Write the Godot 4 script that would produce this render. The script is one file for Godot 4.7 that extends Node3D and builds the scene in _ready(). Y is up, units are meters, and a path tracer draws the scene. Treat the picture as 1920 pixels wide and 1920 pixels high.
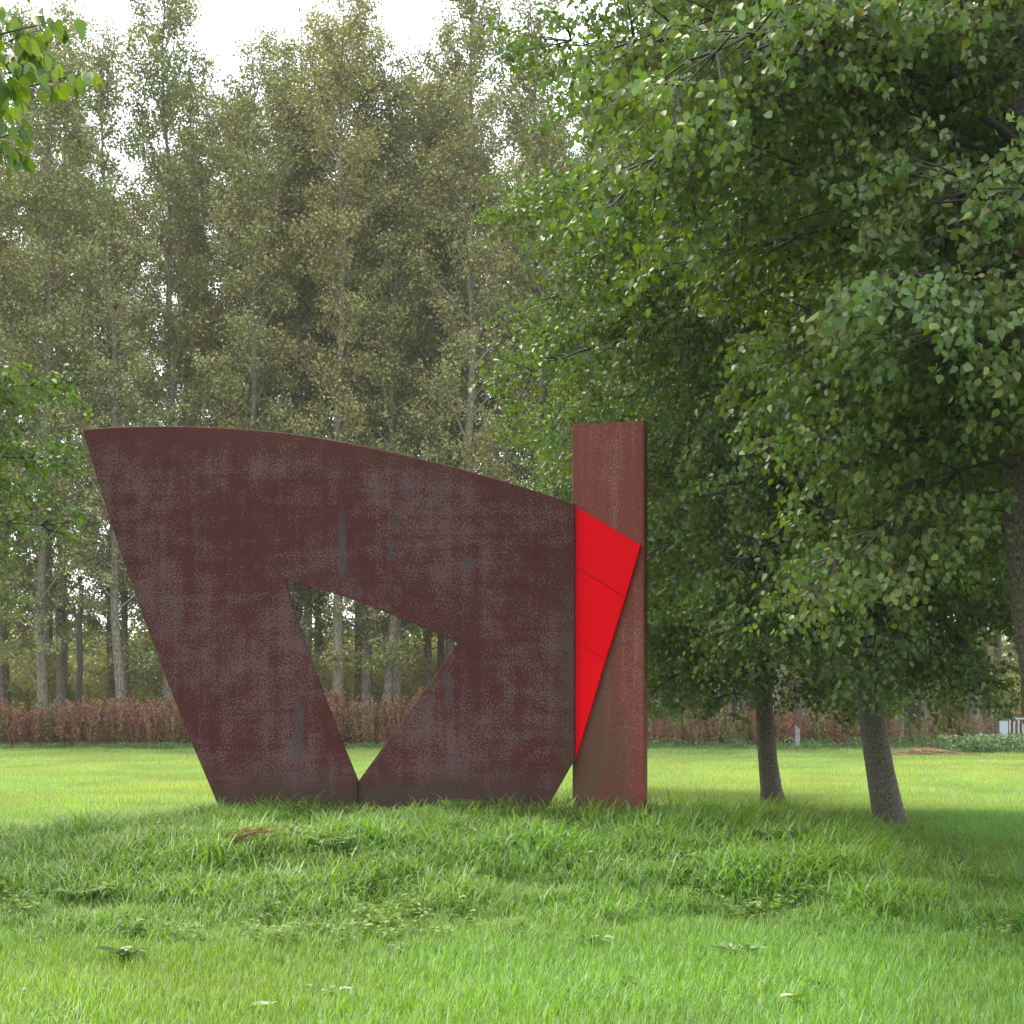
extends Node3D
# An outdoor steel sculpture on a grassy mound, alders to the right, a poplar plantation behind the meadow.
# Units are metres; the camera stands at the origin at eye height and looks along -Z.

const F := 2745.0       # focal length of the photograph in pixels of its 1920
const HORIZON := 1325.0 # row of the horizon in the photograph
const EYE := 1.6

var used := {}
var M := {}

class MB:
	var v := PackedVector3Array()
	var n := PackedVector3Array()
	var c := PackedColorArray()
	var uv := PackedVector2Array()
	var ix := PackedInt32Array()
	var col := Color(1, 1, 1)

	func vert(p: Vector3, nn: Vector3, t := Vector2.ZERO) -> int:
		v.append(p); n.append(nn); c.append(col); uv.append(t)
		return v.size() - 1

	# corners counter-clockwise as seen from outside
	func tri(a: int, b: int, d: int):
		ix.append(a); ix.append(d); ix.append(b)

	func face(pts: Array, uvs = null):
		var nn: Vector3 = (pts[1] - pts[0]).cross(pts[2] - pts[0]).normalized()
		var k := []
		for i in pts.size():
			k.append(vert(pts[i], nn, uvs[i] if uvs else Vector2(pts[i].x, pts[i].y)))
		for i in range(1, pts.size() - 1):
			tri(k[0], k[i], k[i + 1])

	func box(lo: Vector3, hi: Vector3, xf := Transform3D.IDENTITY):
		var p := []
		for i in 8:
			p.append(xf * Vector3(hi.x if i & 1 else lo.x, hi.y if i & 2 else lo.y, hi.z if i & 4 else lo.z))
		for q in [[0, 2, 3, 1], [4, 5, 7, 6], [0, 4, 6, 2], [1, 3, 7, 5], [0, 1, 5, 4], [2, 6, 7, 3]]:
			face([p[q[0]], p[q[1]], p[q[2]], p[q[3]]])

	# a tapering tube along a path; rough > 0 makes the outline uneven
	func tube(path: Array, radii: Array, sides: int, rough := 0.0, seed_ := 0.0, cap := false):
		var last := []
		var along := 0.0
		for i in path.size():
			var d: Vector3 = (path[mini(i + 1, path.size() - 1)] - path[maxi(i - 1, 0)]).normalized()
			var u: Vector3 = d.cross(Vector3(0.13, 0.21, 0.97) if absf(d.z) < 0.8 else Vector3(1, 0.1, 0)).normalized()
			var w: Vector3 = d.cross(u)
			if i > 0:
				along += (path[i] - path[i - 1]).length()
			var ring := []
			for k in sides + 1:
				var a := TAU * (k % sides) / sides
				var o: Vector3 = u * cos(a) + w * sin(a)
				var r: float = radii[i] * (1.0 + rough * (sin(a * 3.0 + seed_ + along * 1.3) * 0.6 + sin(a * 5.0 + seed_ * 2.0 - along * 3.1) * 0.4))
				ring.append(vert(path[i] + o * r, o, Vector2(TAU * radii[0] * k / sides, along)))
			if i > 0:
				for k in sides:
					tri(last[k], last[k + 1], ring[k + 1]); tri(last[k], ring[k + 1], ring[k])
			last = ring
		if cap:
			var top := vert(path[-1], (path[-1] - path[-2]).normalized())
			for k in sides:
				tri(last[k], last[k + 1], top)

	# an ovate leaf of length 1 along +Y with its upper face towards +Z, folded along its midrib
	func leaf(xf: Transform3D, w := 0.42, fold := 0.12, curl := 0.12):
		var nz := xf.basis.z.normalized()
		var nx := xf.basis.x.normalized()
		var m := [Vector3(0, 0, 0), Vector3(0, 0.36, -fold * 0.5), Vector3(0, 0.72, -fold * 0.4 - curl * 0.4), Vector3(0, 1, -curl)]
		var e := [Vector3(w * 0.85, 0.18, fold * 0.4), Vector3(w, 0.44, fold * 0.4 - curl * 0.2), Vector3(w * 0.5, 0.78, -curl * 0.5)]
		var mid := []
		for p in m:
			mid.append(vert(xf * p, nz))
		for s in [1.0, -1.0]:
			var ed := []
			for p in e:
				ed.append(vert(xf * Vector3(p.x * s, p.y, p.z), (nz - nx * s * 0.35).normalized()))
			for t in [[0, 0, 1], [1, 1, 2], [2, 2, 3]]:
				if s > 0:
					tri(mid[t[0]], ed[t[1]], mid[t[2]])
				else:
					tri(mid[t[0]], mid[t[2]], ed[t[1]])
			if s > 0:
				tri(ed[0], ed[1], mid[1]); tri(ed[1], ed[2], mid[2])
			else:
				tri(ed[0], mid[1], ed[1]); tri(ed[1], mid[2], ed[2])

	# a small leaf of four corners
	func flake(xf: Transform3D, w := 0.4, bend := 0.1):
		var nz := xf.basis.z.normalized()
		var a := vert(xf * Vector3.ZERO, nz)
		var b := vert(xf * Vector3(w, 0.45, bend), (nz - xf.basis.x.normalized() * 0.3).normalized())
		var d := vert(xf * Vector3(0, 1, -bend), nz)
		var e := vert(xf * Vector3(-w, 0.45, bend), (nz + xf.basis.x.normalized() * 0.3).normalized())
		tri(a, b, d); tri(a, d, e)

	# a grass blade that bends over; lean is a horizontal vector
	func blade(base: Vector3, lean: Vector3, length: float, width: float, bend: float, segs := 3):
		var side := Vector3(-lean.z, 0, lean.x).normalized()
		var p := base
		var ang := 0.12 + bend * 0.15
		var prev := []
		var l := lean.normalized()
		for i in segs + 1:
			var t := float(i) / segs
			var d := l * sin(ang) + Vector3.UP * cos(ang)
			var nn := (l * -cos(ang) + Vector3.UP * sin(ang))
			nn = (nn + Vector3.UP * 0.35).normalized()
			var w := width * (1.0 - t * t * 0.92) * 0.5
			var now := [vert(p - side * w, nn), vert(p + side * w, nn)] if i < segs else [vert(p, nn)]
			if i > 0:
				if now.size() == 2:
					tri(prev[0], prev[1], now[1]); tri(prev[0], now[1], now[0])
				else:
					tri(prev[0], prev[1], now[0])
			prev = now
			p += d * (length / segs)
			ang += bend / segs * (0.6 + t)

	func commit() -> ArrayMesh:
		var a := []
		a.resize(Mesh.ARRAY_MAX)
		a[Mesh.ARRAY_VERTEX] = v; a[Mesh.ARRAY_NORMAL] = n; a[Mesh.ARRAY_COLOR] = c
		a[Mesh.ARRAY_TEX_UV] = uv; a[Mesh.ARRAY_INDEX] = ix
		var me := ArrayMesh.new()
		me.add_surface_from_arrays(Mesh.PRIMITIVE_TRIANGLES, a)
		return me

# ---------------------------------------------------------------- naming and tagging

func numbered(called: String) -> String:
	var k: int = used.get(called, 0)
	used[called] = k + 1
	return called if k == 0 else "%s_%03d" % [called, k]

func tag(o: Node, label: String, category: String, group := "", kind := ""):
	if label: o.set_meta("label", label)
	if category: o.set_meta("category", category)
	if group: o.set_meta("group", group)
	if kind: o.set_meta("kind", kind)

func thing(called: String, label: String, category: String, at_ := Vector3.ZERO, group := "") -> Node3D:
	var o := Node3D.new()
	o.name = numbered(called)
	add_child(o)
	o.position = at_
	tag(o, label, category, group)
	return o

func part(called: String, me: Mesh, mat: Material, parent: Node) -> MeshInstance3D:
	var o := MeshInstance3D.new()
	o.name = numbered(called) if parent == self else called
	o.mesh = me
	o.material_override = mat
	parent.add_child(o, true)
	return o

func many(called: String, me: Mesh, mat: Material, xfs: Array, cols: Array, parent: Node) -> MultiMeshInstance3D:
	var mm := MultiMesh.new()
	mm.transform_format = MultiMesh.TRANSFORM_3D
	mm.use_colors = true
	mm.mesh = me
	mm.instance_count = xfs.size()
	for i in xfs.size():
		mm.set_instance_transform(i, xfs[i])
		mm.set_instance_color(i, cols[i])
	var o := MultiMeshInstance3D.new()
	o.name = numbered(called) if parent == self else called
	o.multimesh = mm
	o.material_override = mat
	o.set_meta("kind", "stuff")
	parent.add_child(o, true)
	return o

func spot(px: float, py: float, d: float) -> Vector3: # the point at depth d that the photograph shows at that pixel
	return Vector3((px - 960.0) / F * d, EYE - (py - HORIZON) / F * d, -d)

func rg(s: int) -> RandomNumberGenerator:
	var r := RandomNumberGenerator.new()
	r.seed = s
	return r

# ---------------------------------------------------------------- materials and textures

func plain(col: Color, rough: float, vc := false, back := Color(0, 0, 0), spec := 0.5) -> StandardMaterial3D:
	var m := StandardMaterial3D.new()
	m.albedo_color = col.linear_to_srgb()
	m.roughness = rough
	m.metallic_specular = spec
	m.vertex_color_use_as_albedo = vc
	m.cull_mode = BaseMaterial3D.CULL_DISABLED
	if back.r + back.g + back.b > 0:
		m.backlight_enabled = true
		m.backlight = back
	return m

func noise(freq: float, s: int, octaves := 3, kind := FastNoiseLite.TYPE_SIMPLEX_SMOOTH) -> FastNoiseLite:
	var n := FastNoiseLite.new()
	n.noise_type = kind
	n.frequency = freq
	n.seed = s
	n.fractal_octaves = octaves
	n.fractal_type = FastNoiseLite.FRACTAL_FBM if octaves > 1 else FastNoiseLite.FRACTAL_NONE
	return n

func noise_bytes(w: int, h: int, freq: float, s: int, octaves := 3, sw := 0, sh := 0) -> PackedByteArray:
	var im: Image = noise(freq, s, octaves).get_image(sw if sw else w, sh if sh else h)
	if sw:
		im.resize(w, h, Image.INTERPOLATE_CUBIC)
	im.convert(Image.FORMAT_L8)
	return im.get_data()

func ramp_tex(cols: Array, stops: Array, freq: float, s: int, size := 512, octaves := 5) -> NoiseTexture2D:
	var g := Gradient.new()
	var pc := PackedColorArray()
	for c in cols:
		pc.append((c as Color).linear_to_srgb())
	g.colors = pc
	g.offsets = PackedFloat32Array(stops)
	var t := NoiseTexture2D.new()
	t.width = size; t.height = size
	t.seamless = true
	t.noise = noise(freq, s, octaves)
	t.color_ramp = g
	return t

func sm(a: float, b: float, x: float) -> float:
	return smoothstep(a, b, x)

# Rust of the big plate. Texture columns run over s (0..w metres), rows from top to bottom.
func rust_image(w_m: float, h_m: float, ppm: float, seed_: int, pillar: bool, stains := [], seam_x := 0.0) -> ImageTexture:
	var w := int(w_m * ppm)
	var h := int(h_m * ppm)
	var speck := noise_bytes(w, h, (48.0 if pillar else 36.0) / ppm, seed_, 3)
	var fine := noise_bytes(w, h, 0.31, seed_ + 1, 1)
	var patch := noise_bytes(w, h, 0.055, seed_ + 2, 6, 320, int(320.0 * h / w))
	var vst := noise_bytes(w, h, 0.055, seed_ + 3, 5, w / 2, 34)
	var hst := noise_bytes(w, h, 0.07, seed_ + 4, 5, 30, h / 2)
	var blot := noise_bytes(w, h, 0.05, seed_ + 5, 3, 256, int(256.0 * h / w))
	var big := noise_bytes(w, h, 0.018, seed_ + 6, 3, 160, int(160.0 * h / w))
	var out := PackedByteArray()
	out.resize(w * h * 3)
	var dark := Vector3(86, 24, 19)
	var bright := Vector3(106, 40, 33)
	var grey := Vector3(132, 120, 122)
	var brown := Vector3(112, 58, 50)
	var olive := Vector3(84, 74, 52)
	if pillar:
		dark = Vector3(118, 54, 46); bright = Vector3(138, 76, 64); grey = Vector3(158, 132, 120)
	for j in h:
		var ym := j / ppm
		var y_low := h_m - ym # height above the lower end of the plate
		for i in w:
			var k := j * w + i
			var xm := i / ppm
			var s := speck[k] / 255.0
			var f := fine[k] / 255.0
			var p := patch[k] / 255.0
			var d := 0.3 * p + 0.36 * big[k] / 255.0 + 0.2 * vst[k] / 255.0 + 0.16 * hst[k] / 255.0
			var b := blot[k] / 255.0
			var dens := clampf(0.42 + (d - 0.51) * 1.0, 0.14, 0.64)
			var soft := 0.0
			if pillar:
				dens = 0.1 + 0.4 * dens + 0.3 * (vst[k] / 255.0 - 0.4)
				soft = 1.0 - sm(0.1, 0.3, ym)
			else:
				# under the curved upper edge the plate is browner and smoother
				var arc := 0.21 + 0.0385 * (xm - 1.0) * (xm - 1.0) if xm > 1.0 else 0.21
				soft = 1.0 - sm(0.02, 0.5, ym - arc)
				dens *= 1.0 - 0.45 * soft
			var a := sm(1.0 - dens - 0.06, 1.0 - dens + 0.06, s * 0.8 + f * 0.2) * (0.6 + 0.4 * f)
			var c := dark.lerp(bright, clampf(b * 0.7 + f * 0.5 - 0.15, 0.0, 1.0))
			c = c.lerp(brown, soft * 0.45)
			c = c.lerp(Vector3(108, 72, 70), clampf((dens - 0.2) * 0.7, 0.0, 0.35) * (0.6 + 0.4 * f))
			c = c.lerp(grey, clampf(a, 0.0, 0.9))
			var low := 0.0
			if pillar:
				low = (1.0 - sm(0.6, 2.0, y_low + (b - 0.5) * 0.8)) * (1.0 - sm(0.45, 0.72, xm + (b - 0.5) * 0.2))
				var edge := (1.0 - sm(0.25, 0.6, xm + (f - 0.5) * 0.1)) * (1.0 - sm(2.0, 3.2, y_low))
				low = maxf(low * 0.9, edge * 0.75)
				var drip := sm(0.56, 0.7, vst[k] / 255.0) * (1.0 - sm(0.5, 1.1, y_low))
				c = c.lerp(olive, low * (0.75 + 0.25 * f))
				c = c.lerp(Vector3(118, 48, 36), drip * 0.6)
			else:
				low = 1.0 - sm(0.58, 1.1, y_low + (b - 0.5) * 0.25 + (vst[k] / 255.0 - 0.5) * 0.2)
				c = c.lerp(Vector3(84, 72, 56), low * 0.85)
				var right_edge := sm(5.0, 5.28, xm + (b - 0.5) * 0.12) * (1.0 - sm(2.2, 3.2, y_low))
				c = c.lerp(olive, right_edge * 0.5)
				var seam := exp(-pow((xm - seam_x) / 0.05, 2.0)) * (1.0 - sm(0.8, 0.86, y_low))
				c = c.lerp(Vector3(52, 46, 42), seam * 0.7)
				for q in stains:
					var dx: float = (xm - q[0]) / q[2]
					var dy: float = (ym - q[1]) / q[3]
					if absf(dx) < 1.8 and absf(dy) < 1.5:
						var rr := dx * dx + dy * dy + (b - 0.5) * 3.0 + (s - 0.5) * 1.6
						c = c.lerp(Vector3(92, 98, 112), 0.6 * (1.0 - sm(0.3, 1.3, rr)))
			var bump := 0.9 + 0.2 * f
			out[k * 3] = clampi(int(c.x * bump), 0, 255)
			out[k * 3 + 1] = clampi(int(c.y * bump), 0, 255)
			out[k * 3 + 2] = clampi(int(c.z * bump), 0, 255)
	return ImageTexture.create_from_image(Image.create_from_data(w, h, false, Image.FORMAT_RGB8, out))

func make_materials():
	var bark := plain(Color(1, 1, 1), 0.95)
	bark.albedo_texture = ramp_tex([Color(0.025, 0.021, 0.015), Color(0.075, 0.066, 0.047), Color(0.16, 0.148, 0.108)], [0.25, 0.52, 0.85], 0.04, 11)
	bark.uv1_triplanar = true
	bark.uv1_scale = Vector3(3.0, 1.0, 3.0)
	bark.normal_enabled = true
	var nt := NoiseTexture2D.new()
	nt.width = 512; nt.height = 512; nt.seamless = true; nt.as_normal_map = true; nt.bump_strength = 10.0
	nt.noise = noise(0.03, 5, 4)
	bark.normal_texture = nt
	bark.normal_scale = 1.8
	M.bark = bark
	var pb := bark.duplicate() as StandardMaterial3D
	pb.albedo_texture = ramp_tex([Color(0.06, 0.052, 0.036), Color(0.13, 0.115, 0.08), Color(0.2, 0.18, 0.135)], [0.2, 0.5, 0.8], 0.02, 12)
	pb.uv1_scale = Vector3(1.2, 0.35, 1.2)
	M.poplar_bark = pb
	var db := bark.duplicate() as StandardMaterial3D
	db.albedo_texture = ramp_tex([Color(0.012, 0.01, 0.008), Color(0.03, 0.025, 0.02), Color(0.06, 0.05, 0.04)], [0.2, 0.5, 0.8], 0.02, 13)
	M.dark_bark = db
	M.twig = plain(Color(0.032, 0.028, 0.022), 0.9)
	M.pale_twig = plain(Color(0.17, 0.155, 0.12), 0.9)
	M.alder_leaf = plain(Color(1, 1, 1), 0.5, true, Color(0.86, 0.95, 0.28), 0.42)
	M.fruit_leaf = plain(Color(1, 1, 1), 0.4, true, Color(1.0, 1.0, 0.3), 0.45)
	M.poplar_leaf = plain(Color(1, 1, 1), 0.5, true, Color(0.7, 0.72, 0.3), 0.5)
	M.poplar_leaves = []
	for c in [Color(1, 1, 1), Color(1.06, 1.02, 0.9), Color(0.85, 0.92, 0.9), Color(1.0, 1.14, 0.75)]:
		var pm := (M.poplar_leaf as StandardMaterial3D).duplicate() as StandardMaterial3D
		pm.albedo_color = Color(c.r * 0.85, c.g * 0.85, c.b * 0.85).linear_to_srgb()
		M.poplar_leaves.append(pm)
	M.grass = plain(Color(1, 1, 1), 0.52, true, Color(0.92, 1.0, 0.45), 0.5)
	M.weed = plain(Color(1, 1, 1), 0.45, true, Color(0.7, 0.8, 0.25), 0.5)
	M.dry = plain(Color(1, 1, 1), 0.9, true, Color(0.5, 0.4, 0.3), 0.2)
	var gr := plain(Color(1, 1, 1), 1.0, false, Color(0, 0, 0), 0.1)
	gr.albedo_texture = ramp_tex([Color(0.05, 0.085, 0.018), Color(0.09, 0.15, 0.028), Color(0.14, 0.21, 0.045)], [0.25, 0.5, 0.75], 0.012, 21, 1024, 6)
	gr.uv1_triplanar = true
	gr.uv1_world_triplanar = true
	gr.uv1_scale = Vector3(0.22, 0.22, 0.22)
	M.ground = gr
	var steel := plain(Color(0.3, 0.32, 0.35), 0.5)
	steel.metallic = 0.6
	M.galvanised = steel
	var con := plain(Color(1, 1, 1), 0.95)
	con.albedo_texture = ramp_tex([Color(0.1, 0.098, 0.085), Color(0.16, 0.155, 0.14), Color(0.21, 0.2, 0.18)], [0.2, 0.5, 0.8], 0.03, 31, 256)
	con.uv1_triplanar = true
	M.concrete = con
	var red := plain(Color(0.6, 0.0003, 0.007), 0.5, false, Color(0, 0, 0), 0.08)
	red.roughness = 1.0
	var rt := ramp_tex([Color(0.2, 0.2, 0.2), Color(0.3, 0.3, 0.3)], [0.3, 0.7], 0.01, 41, 256)
	red.roughness_texture = rt
	M.red = red
	M.plate = plain(Color(0.36, 0.305, 0.29), 0.72, false, Color(0, 0, 0), 0.35)
	M.pillar = plain(Color(0.62, 0.54, 0.49), 0.72, false, Color(0, 0, 0), 0.35)
	var grit := NoiseTexture2D.new()
	grit.width = 512; grit.height = 512; grit.seamless = true; grit.as_normal_map = true; grit.bump_strength = 3.0
	grit.noise = noise(0.12, 6, 3)
	for m in [M.plate, M.pillar]:
		m.normal_enabled = true
		m.normal_texture = grit
		m.normal_scale = 0.08
	M.rust_edge = plain(Color(0.13, 0.05, 0.035), 0.8)

# ---------------------------------------------------------------- ground

var lump: FastNoiseLite
var lump2: FastNoiseLite

func mound_mask(x: float, z: float) -> float:
	var wob := lump2.get_noise_2d(x * 0.5, z * 0.5) * 1.0
	var front := sm(-8.7, -13.0, z + wob * 2.0 + 0.5 * sin(x * 0.9))
	var back := 1.0 - sm(-15.6, -19.2, z + wob)
	var right := 1.0 - sm(2.0, 5.2, x + wob * 0.4)
	var left := 1.0 - 0.72 * sm(-2.6, -5.4, x) - 0.28 * sm(-5.6, -9.0, x)
	return front * back * right * left

func height(x: float, z: float) -> float:
	var m := mound_mask(x, z)
	var h := 0.42 * m + lump.get_noise_2d(x, z) * 0.1 * sm(0.03, 0.35, m)
	return h + lump2.get_noise_2d(x, z) * 0.02

func build_ground():
	lump = noise(0.6, 71, 3)
	lump2 = noise(0.22, 72, 2)
	var xs := []
	var zs := []
	var x := -14.0
	while x <= 14.01:
		xs.append(x); x += 0.2
	var far := [16.0, 20.0, 26.0, 34.0, 46.0, 62.0, 90.0, 150.0, 220.0]
	for q in far:
		xs.append(q); xs.push_front(-q)
	var z := -2.0
	zs = [60.0, 25.0, 10.0, 4.0]
	while z >= -23.0:
		zs.append(z); z -= 0.2
	while z >= -70.0:
		zs.append(z); z -= 1.5
	for q in [80.0, 95.0, 120.0, 160.0, 240.0]:
		zs.append(-q)
	var b := MB.new()
	for zz in zs:
		for xx in xs:
			var h := height(xx, zz)
			var e := 0.1
			var nn := Vector3(height(xx - e, zz) - height(xx + e, zz), 2 * e, height(xx, zz - e) - height(xx, zz + e)).normalized()
			b.vert(Vector3(xx, h, zz), nn)
	var w := xs.size()
	for j in zs.size() - 1:
		for i in w - 1:
			var k := j * w + i
			b.tri(k, k + 1, k + w + 1); b.tri(k, k + w + 1, k + w)
	var o := part("ground", b.commit(), M.ground, self)
	tag(o, "green meadow ground rising to a low mound under the sculpture", "ground", "", "structure")

func tuft(r: RandomNumberGenerator, blades: int, radius: float, lo: float, hi: float, width: float, bend: float, col: Color, var_: float, dry := 0.0, segs := 3) -> ArrayMesh:
	var b := MB.new()
	for i in blades:
		var a := r.randf() * TAU
		var rad := radius * sqrt(r.randf())
		var la := r.randf() * TAU
		var k := 1.0 + r.randf_range(-var_, var_)
		b.col = Color(col.r * k * r.randf_range(0.85, 1.2), col.g * k, col.b * k * r.randf_range(0.8, 1.25))
		if r.randf() < dry:
			b.col = Color(0.3, 0.26, 0.14) * r.randf_range(0.6, 1.1)
		b.blade(Vector3(cos(a) * rad, -0.01, sin(a) * rad), Vector3(cos(la), 0, sin(la)), r.randf_range(lo, hi), width * r.randf_range(0.7, 1.2), bend * r.randf_range(0.4, 1.3), segs)
	return b.commit()

func build_grass():
	var r := rg(101)
	var tint_n := noise(0.5, 81, 3)
	var tuss := noise(1.1, 83, 2)
	var tint_f := noise(0.13, 82, 3)
	# the three swards: close lawn, long mound grass, far meadow
	var kinds := {"lawn": [], "mound": [], "coarse": [], "far": []}
	for i in 3:
		kinds.lawn.append(tuft(r, 14, 0.075, 0.05, 0.13, 0.006, 1.0, Color(0.155, 0.29, 0.052), 0.3, 0.05))
		kinds.mound.append(tuft(r, 13, 0.1, 0.12, 0.34, 0.0105, 2.4, Color(0.15, 0.26, 0.065), 0.35, 0.03, 4))
		kinds.coarse.append(tuft(r, 12, 0.11, 0.22, 0.46, 0.016, 2.6, Color(0.165, 0.275, 0.06), 0.3, 0.015, 5))
		kinds.far.append(tuft(r, 40, 0.24, 0.05, 0.11, 0.0085, 0.8, Color(0.245, 0.325, 0.1), 0.22, 0.03, 2))
	kinds["herb"] = []
	for i in 3:
		var hb := MB.new()
		for j in 16:
			var a := r.randf() * TAU
			var p := Vector3(cos(a), 0, sin(a)) * 0.09 * sqrt(r.randf()) + Vector3.UP * r.randf_range(0.05, 0.2)
			hb.col = Color(0.14, 0.24, 0.06) * r.randf_range(0.7, 1.25)
			for l in 3:
				var d := Vector3(cos(a + l * 2.1), r.randf_range(-0.4, 0.5), sin(a + l * 2.1))
				hb.leaf(Transform3D(basis_to(d, Vector3(r.randfn() * 0.3, 1, r.randfn() * 0.3)) * Basis.from_scale(Vector3.ONE * r.randf_range(0.022, 0.05)), p), 0.4, 0.1, 0.2)
		kinds.herb.append(hb.commit())
	var xf := {}
	var co := {}
	for k in kinds:
		xf[k] = [[], [], []]; co[k] = [[], [], []]
	var put := func(k: String, x: float, z: float, s: float, tint: Color):
		var v := r.randi() % 3
		var bs := Basis(Vector3.UP, r.randf() * TAU).scaled(Vector3(s, s * r.randf_range(0.8, 1.2), s))
		xf[k][v].append(Transform3D(bs, Vector3(x, height(x, z), z)))
		co[k][v].append(tint)
	var z := -5.6
	while z > -21.5:
		var step := 0.052 if z > -11.0 else 0.058
		var hw := 0.37 * -z + 3.0
		var x := -hw
		while x < hw:
			var px := x + r.randf_range(-0.04, 0.04)
			var pz := z + r.randf_range(-0.04, 0.04)
			var m := mound_mask(px, pz)
			var t := tint_n.get_noise_2d(px, pz)
			var tf := tint_f.get_noise_2d(px, pz)
			var warm := Color(1.0 + 0.22 * tf + 0.12 * t, 1.0 + 0.22 * t, 1.0 - 0.2 * tf)
			var ts := tuss.get_noise_2d(px, pz)
			var rough := m + 0.16 * t + 0.05 * ts
			if rough > 0.09:
				var tall := sm(0.1, 0.5, rough)
				var coarse := sm(-0.4, 2.2, px + 2.0 * tf) * sm(-11.2, -12.6, pz) * tall
				if r.randf() < clampf(coarse * 0.4 * (1.0 + 2.0 * ts), 0.0, 0.6):
					put.call("coarse", px, pz, r.randf_range(0.65, 1.1), warm)
				elif r.randf() < 0.62:
					put.call("mound", px, pz, (0.45 + 0.55 * tall) * (1.0 + 0.4 * t + 0.5 * ts) * r.randf_range(0.8, 1.2), warm)
			else:
				put.call("lawn", px, pz, r.randf_range(0.8, 1.25) * (1.0 + 0.3 * t), warm)
			x += step
		z -= step
	# longer tufts left standing round the alder trunks
	for q in [[3.95, -22.0], [4.45, -17.0], [4.4, -11.6]]:
		for i in 90:
			var a := r.randf() * TAU
			var rad := 0.12 + 0.3 * r.randf()
			put.call("coarse" if i % 5 == 0 else "mound", q[0] + cos(a) * rad, q[1] + sin(a) * rad, r.randf_range(0.5, 0.95), Color(1, 1, 1))
	for i in 6000:
		var px := r.randf_range(-7.0, 7.0)
		var pz := r.randf_range(-16.5, -6.0)
		if absf(px) > 0.37 * -pz + 1.0: continue
		var m := mound_mask(px, pz)
		var pn := tuss.get_noise_2d(px * 0.45 + 40.0, pz * 0.45)
		if pn < 0.1 + (0.12 if m < 0.1 else 0.0) or r.randf() < 0.45: continue
		put.call("herb", px, pz, r.randf_range(0.45, 0.95) * (1.0 if m > 0.1 else 0.5), Color(1.0 + 0.5 * pn, 1.0 + 0.2 * pn, 1.0) * r.randf_range(0.8, 1.15))
	z = -20.5
	while z > -57.0:
		var step := 0.17 + 0.004 * (-z - 20.0)
		var hw := 0.37 * -z + 4.5
		var x := -hw
		while x < hw:
			var px := x + r.randf_range(-0.1, 0.1)
			var pz := z + r.randf_range(-0.1, 0.1)
			var t := tint_n.get_noise_2d(px * 0.6, pz * 0.6)
			var tf := tint_f.get_noise_2d(px, pz)
			put.call("far", px, pz, r.randf_range(0.8, 1.3) * (1.0 + 0.6 * t), Color(1.0 + 0.25 * tf + 0.25 * t, 1.0 + 0.3 * t, 1.0 + 0.2 * t))
			x += step
		z -= step
	var names := {"lawn": ["lawn_grass", "short bright green lawn grass in front of the mound"], "mound": ["mound_grass", "longer tangled grass covering the mound"], "coarse": ["coarse_grass", "broad arching grass blades on the right half of the mound"], "herb": ["ground_cover", "patches of small round-leaved herbs among the mound grass"], "far": ["meadow_grass", "sunlit yellow-green meadow grass behind the sculpture"]}
	for k in kinds:
		var root := Node3D.new()
		root.name = names[k][0]
		add_child(root)
		tag(root, names[k][1], "grass", "", "stuff")
		for v in 3:
			many("tufts", kinds[k][v], M.grass, xf[k][v], co[k][v], root)

# ---------------------------------------------------------------- the sculpture

# an outline (counter-clockwise, metres, x right and y up) made into a plate of that thickness with chamfered front edges; local z=0 is its front
func plate_mesh(poly: PackedVector2Array, thick: float, ch: float, w_m: float, h_m: float) -> ArrayMesh:
	var b := MB.new()
	var nn := poly.size()
	var inset := PackedVector2Array()
	for i in nn:
		var p := poly[i]
		var d0 := (p - poly[(i + nn - 1) % nn]).normalized()
		var d1 := (poly[(i + 1) % nn] - p).normalized()
		var n0 := Vector2(-d0.y, d0.x)
		var n1 := Vector2(-d1.y, d1.x)
		var m := (n0 + n1).normalized()
		inset.append(p + m * ch / maxf(0.45, m.dot(n0)))
	var tr := Geometry2D.triangulate_polygon(inset)
	var uvf := func(q: Vector2) -> Vector2: return Vector2(q.x / w_m, 1.0 - q.y / h_m)
	for side in [[inset, 0.0, 1.0], [poly, -thick, -1.0]]:
		var base := b.v.size()
		var src: PackedVector2Array = side[0]
		for q in src:
			b.vert(Vector3(q.x, q.y, side[1]), Vector3(0, 0, side[2]), uvf.call(q))
		for t in tr.size() / 3:
			var i0: int = base + tr[t * 3]
			var i1: int = base + tr[t * 3 + 1]
			var i2: int = base + tr[t * 3 + 2]
			var cr := (b.v[i1] - b.v[i0]).cross(b.v[i2] - b.v[i0]).z
			if cr * side[2] > 0: b.tri(i0, i1, i2)
			else: b.tri(i0, i2, i1)
	for i in nn:
		var k := (i + 1) % nn
		var a := Vector3(inset[i].x, inset[i].y, 0)
		var c := Vector3(inset[k].x, inset[k].y, 0)
		var a2 := Vector3(poly[i].x, poly[i].y, -ch)
		var c2 := Vector3(poly[k].x, poly[k].y, -ch)
		var u := [uvf.call(inset[i]), uvf.call(inset[k]), uvf.call(poly[k]), uvf.call(poly[i])]
		b.face([c, a, a2, c2], [u[1], u[0], u[3], u[2]])
		var a3 := Vector3(poly[i].x, poly[i].y, -thick)
		var c3 := Vector3(poly[k].x, poly[k].y, -thick)
		b.face([c2, a2, a3, c3], [u[2], u[3], u[3], u[2]])
	return b.commit()

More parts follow.
